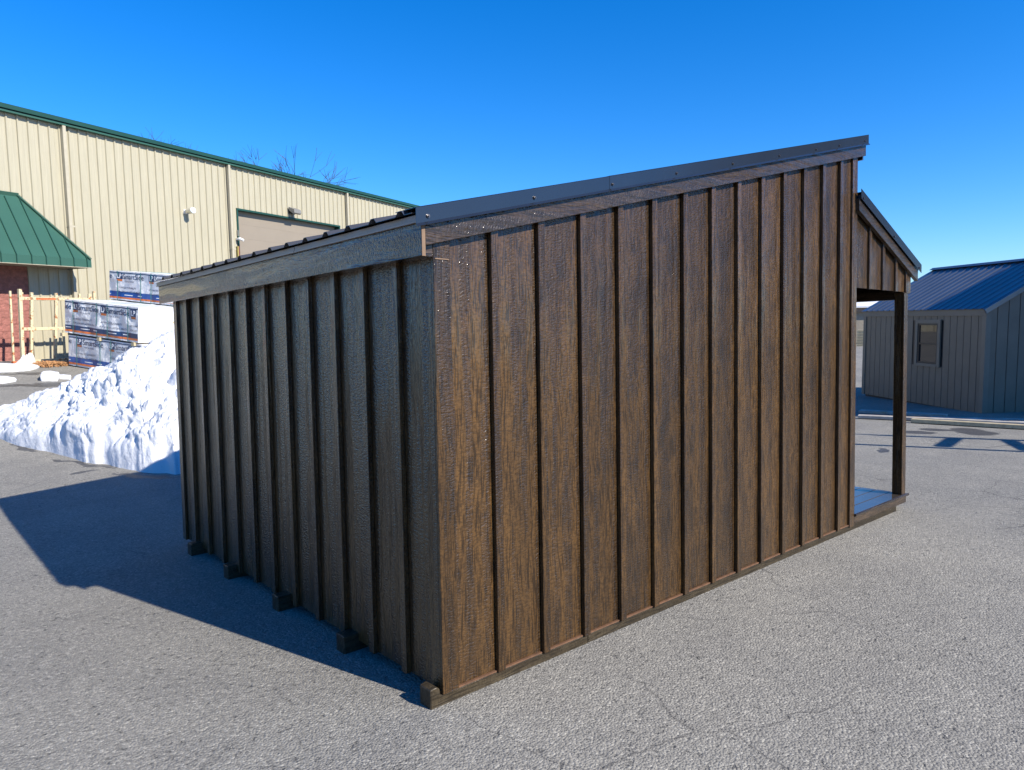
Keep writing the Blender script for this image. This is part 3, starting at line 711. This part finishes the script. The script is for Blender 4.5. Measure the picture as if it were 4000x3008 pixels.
tag(o, 'crumpled translucent plastic sheet lying at the foot of the rack', 'plastic sheet')
# drift of dry leaves under the rack
random.seed(3); lm = MB(); c = on_ground(200, 1430)
for k in range(1500):
    s_, o_ = random.gauss(-.05, .38), random.gauss(0, .13); p = c + (W(s_, o_) - W(0, 0)); z = ground_z(p.x, p.y) + .01 + random.random() * .10 * math.exp(-s_ * s_ * 3)
    a = Vector((random.uniform(-1, 1), random.uniform(-1, 1), random.uniform(-.6, .6))).normalized(); b_ = a.orthogonal().normalized(); r = random.uniform(.03, .06)
    q = Vector((p.x, p.y, z)); lm.add([q - a * r, q + b_ * r * .5, q + a * r, q - b_ * r * .5], [(0, 1, 2, 3)])
o = lm.build('leaf_litter', M['leaf'], recalc=False); tag(o, 'drift of dry brown leaves under the steel rack', 'leaves', kind='stuff')

# ------------------------------------------------------------------ charcoal gabled shed at the right (local x into the distance, -y towards the left wall side)
A2 = Vector((15.058, 1.945, -.38)); Z2 = R(54.54)
s2 = empty('gabled_shed', A2, Z2)
tag(s2, 'charcoal gabled shed with ribbed blue-grey metal roof and one window', 'shed')
L2, HW, EV, RD = 4.14, 1.9, 2.20, 3.22
# local frame: x along the eave wall (near to far), y = towards +left of x; the gable goes towards -y
def s2y(g_): return -g_
gs = .2465
k = 0; x = 0.0
while x < L2 - .01:          # eave wall of grooved boards (faces +y)
    e = min(L2, x + .2032); w0, w1 = 1.30, 2.09
    segs = [(0.03, EV - .02)]
    if e > w0 and x < w1 and not (x < w0 - .15) and not (e > w1 + .15): segs = [(0.03, .92), (1.95, EV - .02)]
    for z0, z1 in segs: MB().box(x + .007, e - .007, -.012, .0, z0, z1).build('siding_board', M['shed2'], s2)
    x = e
def roof2(g_): return EV + (RD - EV) * (g_ / HW if g_ <= HW else (2 * HW - g_) / HW)
g_ = 0.0
while g_ < 2 * HW - .01:     # near gable of grooved boards (faces -x)
    e = min(2 * HW, g_ + gs); pts = [(0, -g_ - .008, .03), (0, -e + .008, .03), (0, -e + .008, roof2(e) - .03)]
    if g_ < HW < e: pts.append((0, -HW, RD - .03))
    pts.append((0, -g_ - .008, roof2(g_) - .03))
    MB().prism(pts, (.012, 0, 0)).build('siding_board', M['shed2'], s2); g_ = e
MB().prism([(.013, -.013, .03), (.013, -2 * HW + .01, .03), (.013, -2 * HW + .01, EV - .03), (.013, -HW, RD - .04), (.013, -.013, EV - .03)], (L2 - .03, 0, 0)).build('wall_core', M['win_frame'], s2)
MB().box(-.018, 0.0, -.10, .016, .03, EV - .03).build('corner_board', M['shed2_trim'], s2)
MB().box(.0005, .09, .0005, .016, .03, EV - .16).build('corner_board', M['shed2_trim'], s2)
MB().box(L2 - .09, L2 + .016, .0005, .02, .03, EV - .16).build('corner_board', M['shed2_trim'], s2)
MB().box(-.02, L2 + .05, .0005, .028, EV - .155, EV - .015).build('frieze_board', M['shed2_trim'], s2)
MB().box(.05, L2 - .05, -.3, -.05, -.05, .03).box(.05, L2 - .05, -2 * HW + .05, -2 * HW + .3, -.05, .03).build('skid', M['win_frame'], s2)
# window
wn = MB().box(1.28, 1.36, .0, .035, .90, 1.97).box(2.03, 2.11, .0, .035, .90, 1.97).box(1.361, 2.029, .0, .034, 1.88, 1.969).box(1.361, 2.029, .0, .04, .901, .97).build('window', M['shed2_trim'], s2)
MB().box(1.361, 1.41, -.02, .02, .971, 1.879).box(1.98, 2.029, -.02, .02, .971, 1.879).box(1.4105, 1.9795, -.02, .02, 1.84, 1.879).box(1.4105, 1.9795, -.02, .02, .971, 1.01).box(1.4105, 1.9795, -.02, .018, 1.40, 1.44).build('sash', M['win_frame'], wn)
MB().box(1.4105, 1.9795, -.006, .002, 1.4405, 1.8395).build('pane', M['glass'], wn)
MB().box(1.4105, 1.9795, -.014, -.006, 1.0105, 1.3995).build('pane', M['glass'], wn)
# ribbed roof
sl2 = (RD - EV) / HW
for sgn in (1, -1):
    x0 = -.06
    while x0 < L2 + .05:
        x1 = min(x0 + .9144, L2 + .06); prof = [(x0, 0)]; r = x0 + .114
        while r < x1 - .03: prof += [(r - .03, 0), (r - .012, .02), (r + .012, .02), (r + .03, 0)]; r += .2286
        prof.append((x1, 0)); m = MB(); n = len(prof)
        y0, y1 = (.07, -HW) if sgn > 0 else (-2 * HW - .07, -HW)
        z0, z1 = EV - .07 * sl2 + .02, RD + .02
        m.v = [(a, y0, z0 + z) for a, z in prof] + [(a, y1, z1 + z) for a, z in prof]
        m.f = [(i, i + 1, n + i + 1, n + i) for i in range(n - 1)]; m.m = [0] * (n - 1)
        o = m.build('roof_panel', M['blue_roof'], s2); o.modifiers.new('thick', 'SOLIDIFY').thickness = .004; x0 = x1 + .001
MB().prism([(-.07, .10, EV - .03), (-.07, -HW, RD + .045), (-.07, -HW, RD - .06), (-.07, .05, EV - .11)], (.03, 0, 0)).prism([(-.07, -2 * HW - .10, EV - .03), (-.07, -HW, RD + .045), (-.07, -HW, RD - .06), (-.07, -2 * HW - .05, EV - .11)], (.03, 0, 0)).build('rake_trim', M['blue_roof'], s2)
MB().prism([(-.08, .10, RD + .015), (-.08, 0, RD + .075), (-.08, -.10, RD + .015)], (L2 + .16, 0, 0)).build('ridge_cap', M['blue_roof'], s2).location = (0, -HW, 0)

# boards lying in front of the charcoal shed
def plank(px0, px1, w_, h_, lab, mat='weathered', dz=0):
    a, b_ = on_ground(*px0), on_ground(*px1); c = (a + b_) / 2; d = b_ - a
    L_ = math.hypot(d.x, d.y); o = MB().box(-L_ / 2, L_ / 2, -w_ / 2, w_ / 2, 0, h_).build('plank', M[mat], bevel=.006)
    o.location = c + Vector((0, 0, dz)); o.rotation_euler = Vector((1, 0, 0)).rotation_difference(d.normalized()).to_euler(); o.location.z = max(ground_z(a.x, a.y), ground_z(b_.x, b_.y), ground_z(c.x, c.y)) + dz - .006
    tag(o, lab, 'plank', 'weathered planks lying in front of the charcoal shed'); return o
plank((3358, 1613), (3700, 1632), .20, .06, 'long weathered plank lying nearest the foot of the charcoal shed')
plank((3352, 1635), (4080, 1668), .16, .06, 'rusty stained plank lying second from the charcoal shed')
plank((3640, 1641), (4150, 1652), .22, .05, 'wide pale plank lying partly in shade below the gable corner')
plank((3560, 1652), (4100, 1684), .12, .07, 'narrow whitish plank lying farthest from the charcoal shed', 'lumber')

# ------------------------------------------------------------------ far building and crates seen through the porch
fbp = on_ground(3360, 1345); fa = math.atan2(fbp.y - CW.y, fbp.x - CW.x)
fbd = empty('far_building', fbp, fa - math.pi / 2 + .25)
tag(fbd, 'low tan building far away with a snow covered roof, seen through the porch', 'building')
MB().box(-9, 9, 0, 8, -.1, 2.3).build('wall', M['far_wall'], fbd)
for k in range(9): MB().box(-8.6 + k * 2, -6.9 + k * 2, -.03, -.001, .1, 2.1).build('wall_panel', M['far_wall'], fbd)
MB().box(-9.2, 9.2, -.3, 8.2, 2.301, 2.6).build('fascia', M['far_fascia'], fbd)
MB().prism([(-9.3, -.5, 2.601), (9.3, -.5, 2.601), (9.3, 4, 3.2), (-9.3, 4, 3.2)], (0, 0, .12)).prism([(-9.3, 4.001, 3.2), (9.3, 4.001, 3.2), (9.3, 8.5, 2.601), (-9.3, 8.5, 2.601)], (0, 0, .12)).build('snowy_roof', M['ice'], fbd)
for k, (px, lab) in enumerate(((3366, 'pale wooden crate standing on the ground by the far tan building'), (3367, 'pale wooden crate stacked on top of the lower one, far away'))):
    p = on_ground(px, 1352); o = empty('wooden_crate', p + Vector((0, 0, k * .56)), fa); tag(o, lab, 'crate', 'stacked far crates')
    MB().box(-.3, .3, -.3, .3, 0, .53).build('box', M['lumber'], o)
    for z in (.05, .24, .43): MB().box(-.33, -.301, -.32, .32, z, z + .1).build('slat', M['lumber'], o)

# ------------------------------------------------------------------ bare trees behind the warehouse
def tree(loc, H, seed, label, spread=1.0):
    rnd = random.Random(seed); root = empty('bare_tree', loc); tag(root, label, 'tree', 'bare trees behind the warehouse')
    tm, bm_ = MB(), MB()
    def grow(p, d, ln, r, lev):
        r = max(r, H * .00105)
        mbx = tm if lev < 2 else bm_
        segs = 3 if lev < 3 else 2
        for s_ in range(segs):
            d2 = (d + Vector((rnd.gauss(0, .13), rnd.gauss(0, .13), rnd.gauss(.03, .08)))).normalized(); q = p + d2 * ln / segs; r2 = r * (.86 if lev < 6 else .7)
            mbx.tube(p, q, r, r2, n=6 if lev < 2 else (4 if lev < 4 else 3), cap=False); p, d, r = q, d2, r2
            if lev and lev < 6 and s_ < segs - 1 and rnd.random() < .6:
                sd_ = d.orthogonal().normalized(); sd_.rotate(Matrix.Rotation(rnd.uniform(0, 6.28), 3, d)); grow(p, (d * .75 + sd_ * .8 * spread).normalized(), ln * .6, r * .55, lev + 2)
        if lev >= 6: return
        for k in range(2 if rnd.random() < .35 else 3):
            sd_ = d.orthogonal().normalized(); sd_.rotate(Matrix.Rotation(rnd.uniform(0, 6.28), 3, d))
            grow(p, (d + sd_ * rnd.uniform(.35, .8) * spread + Vector((0, 0, .12))).normalized(), ln * rnd.uniform(.68, .86), r * .72, lev + 1)
    grow(Vector((0, 0, -.2)), Vector((0, 0, 1)), H * .30, H * .022, 0)
    top = max(v[2] for v in bm_.v); k = H / top
    for mb in (tm, bm_): mb.v = [(a * k, b_ * k, c_ * k) for a, b_, c_ in mb.v]
    tm.build('trunk', M['bark'], root, recalc=False); bm_.build('branches', M['bark'], root, recalc=False)
for px, py, D, sd2, lab, sp2 in ((625, 492, 47, 4, 'leftmost bare tree, only a few twigs above the green gutter', 1.0), (905, 532, 52, 11, 'bare tree above the gutter, left one of the tallest pair', 1.1), (1030, 552, 55, 23, 'bare tree above the gutter, right one of the tallest pair', 1.2), (1330, 708, 58, 31, 'rightmost bare tree, twigs above the gutter near the brown shed roof', 1.0)):
    d = ray(px, py); d = d / math.hypot(d.x, d.y); p = CW + d * D; z0 = ground_z(p.x, p.y)
    tree((p.x, p.y, z0), p.z - z0, sd2, lab, sp2)

# ------------------------------------------------------------------ added timber frame, out of view; invented to throw the bars of shade at the right
SH = Vector((SUN.x, SUN.y, 0)) / SUN.z
pf = empty('added_shade_frame', (12.2, -3.2, ground_z(12.2, -3.2)))
tag(pf, 'unseen timber frame added outside the right edge to cast bars of shade', 'timber frame')
def lift(x, y, h): 
    q = Vector((x, y, ground_z(x, y))) + Vector((SH.x, SH.y, 1)) * h; return q - pf.location
h1, h2 = 2.7, 2.35
for (a, b_, h_, wd) in (((10.50, 2.25), (12.6, -2.6), h1, .10), ((10.2, 3.0), (11.8, -.6), h1 + .02, .06), ((9.05, 2.62), (11.2, -2.6), h2, .10)):
    MB().bar(lift(*a, h_), lift(*b_, h_), wd, wd * 1.3).build('beam', M['lumber'], pf)
MB().bar(lift(10.9, 1.20, h1), lift(9.85, 1.05, h2), .10, .10).build('brace', M['lumber'], pf)
MB().bar(lift(11.2, .55, h1), lift(10.2, .05, h2), .10, .10).build('brace', M['lumber'], pf)
for (x, y, h_) in ((12.3, -2.0, h1), (11.0, -2.1, h2)):
    t = lift(x, y, h_); b0 = Vector((t.x, t.y, ground_z(t.x + pf.location.x, t.y + pf.location.y) - pf.location.z)); MB().bar(b0, t, .12, .12, (0, 1, 0)).build('post', M['lumber'], pf)
for (x, y, h_) in ((11.55, -.2, h1), (10.5, -.9, h2)):
    t = lift(x, y, h_); b0 = Vector((t.x, t.y, ground_z(t.x + pf.location.x, t.y + pf.location.y) - pf.location.z)); MB().bar(b0, t, .12, .12, (0, 1, 0)).build('post', M['lumber'], pf)

# added barn, out of view; put there only to shade the charcoal gable
nb = empty('added_shade_barn', (19.4, -7.5, -.36))
tag(nb, 'unseen grey barn added outside the right edge to shade the charcoal gable', 'barn')
MB().box(-2.9, 2.9, -2.5, 2.5, -.05, 8.0).build('wall', M['shed2'], nb)
MB().prism([(-3.0, -2.6, 8.001), (3.0, -2.6, 8.001), (3.0, 0, 9.4), (-3.0, 0, 9.4)], (0, 0, .05)).prism([(-3.0, .001, 9.4), (3.0, .001, 9.4), (3.0, 2.6, 8.001), (-3.0, 2.6, 8.001)], (0, 0, .05)).build('roof', M['blue_roof'], nb)
MB().box(-1.2, 1.2, -2.55, -2.501, 0, 3.0).build('door', M['shed2_trim'], nb)
for x in (-2.9, 2.8): MB().box(x - .02, x + .12, -2.525, -2.5, 0, 7.95).build('corner_board', M['shed2_trim'], nb)
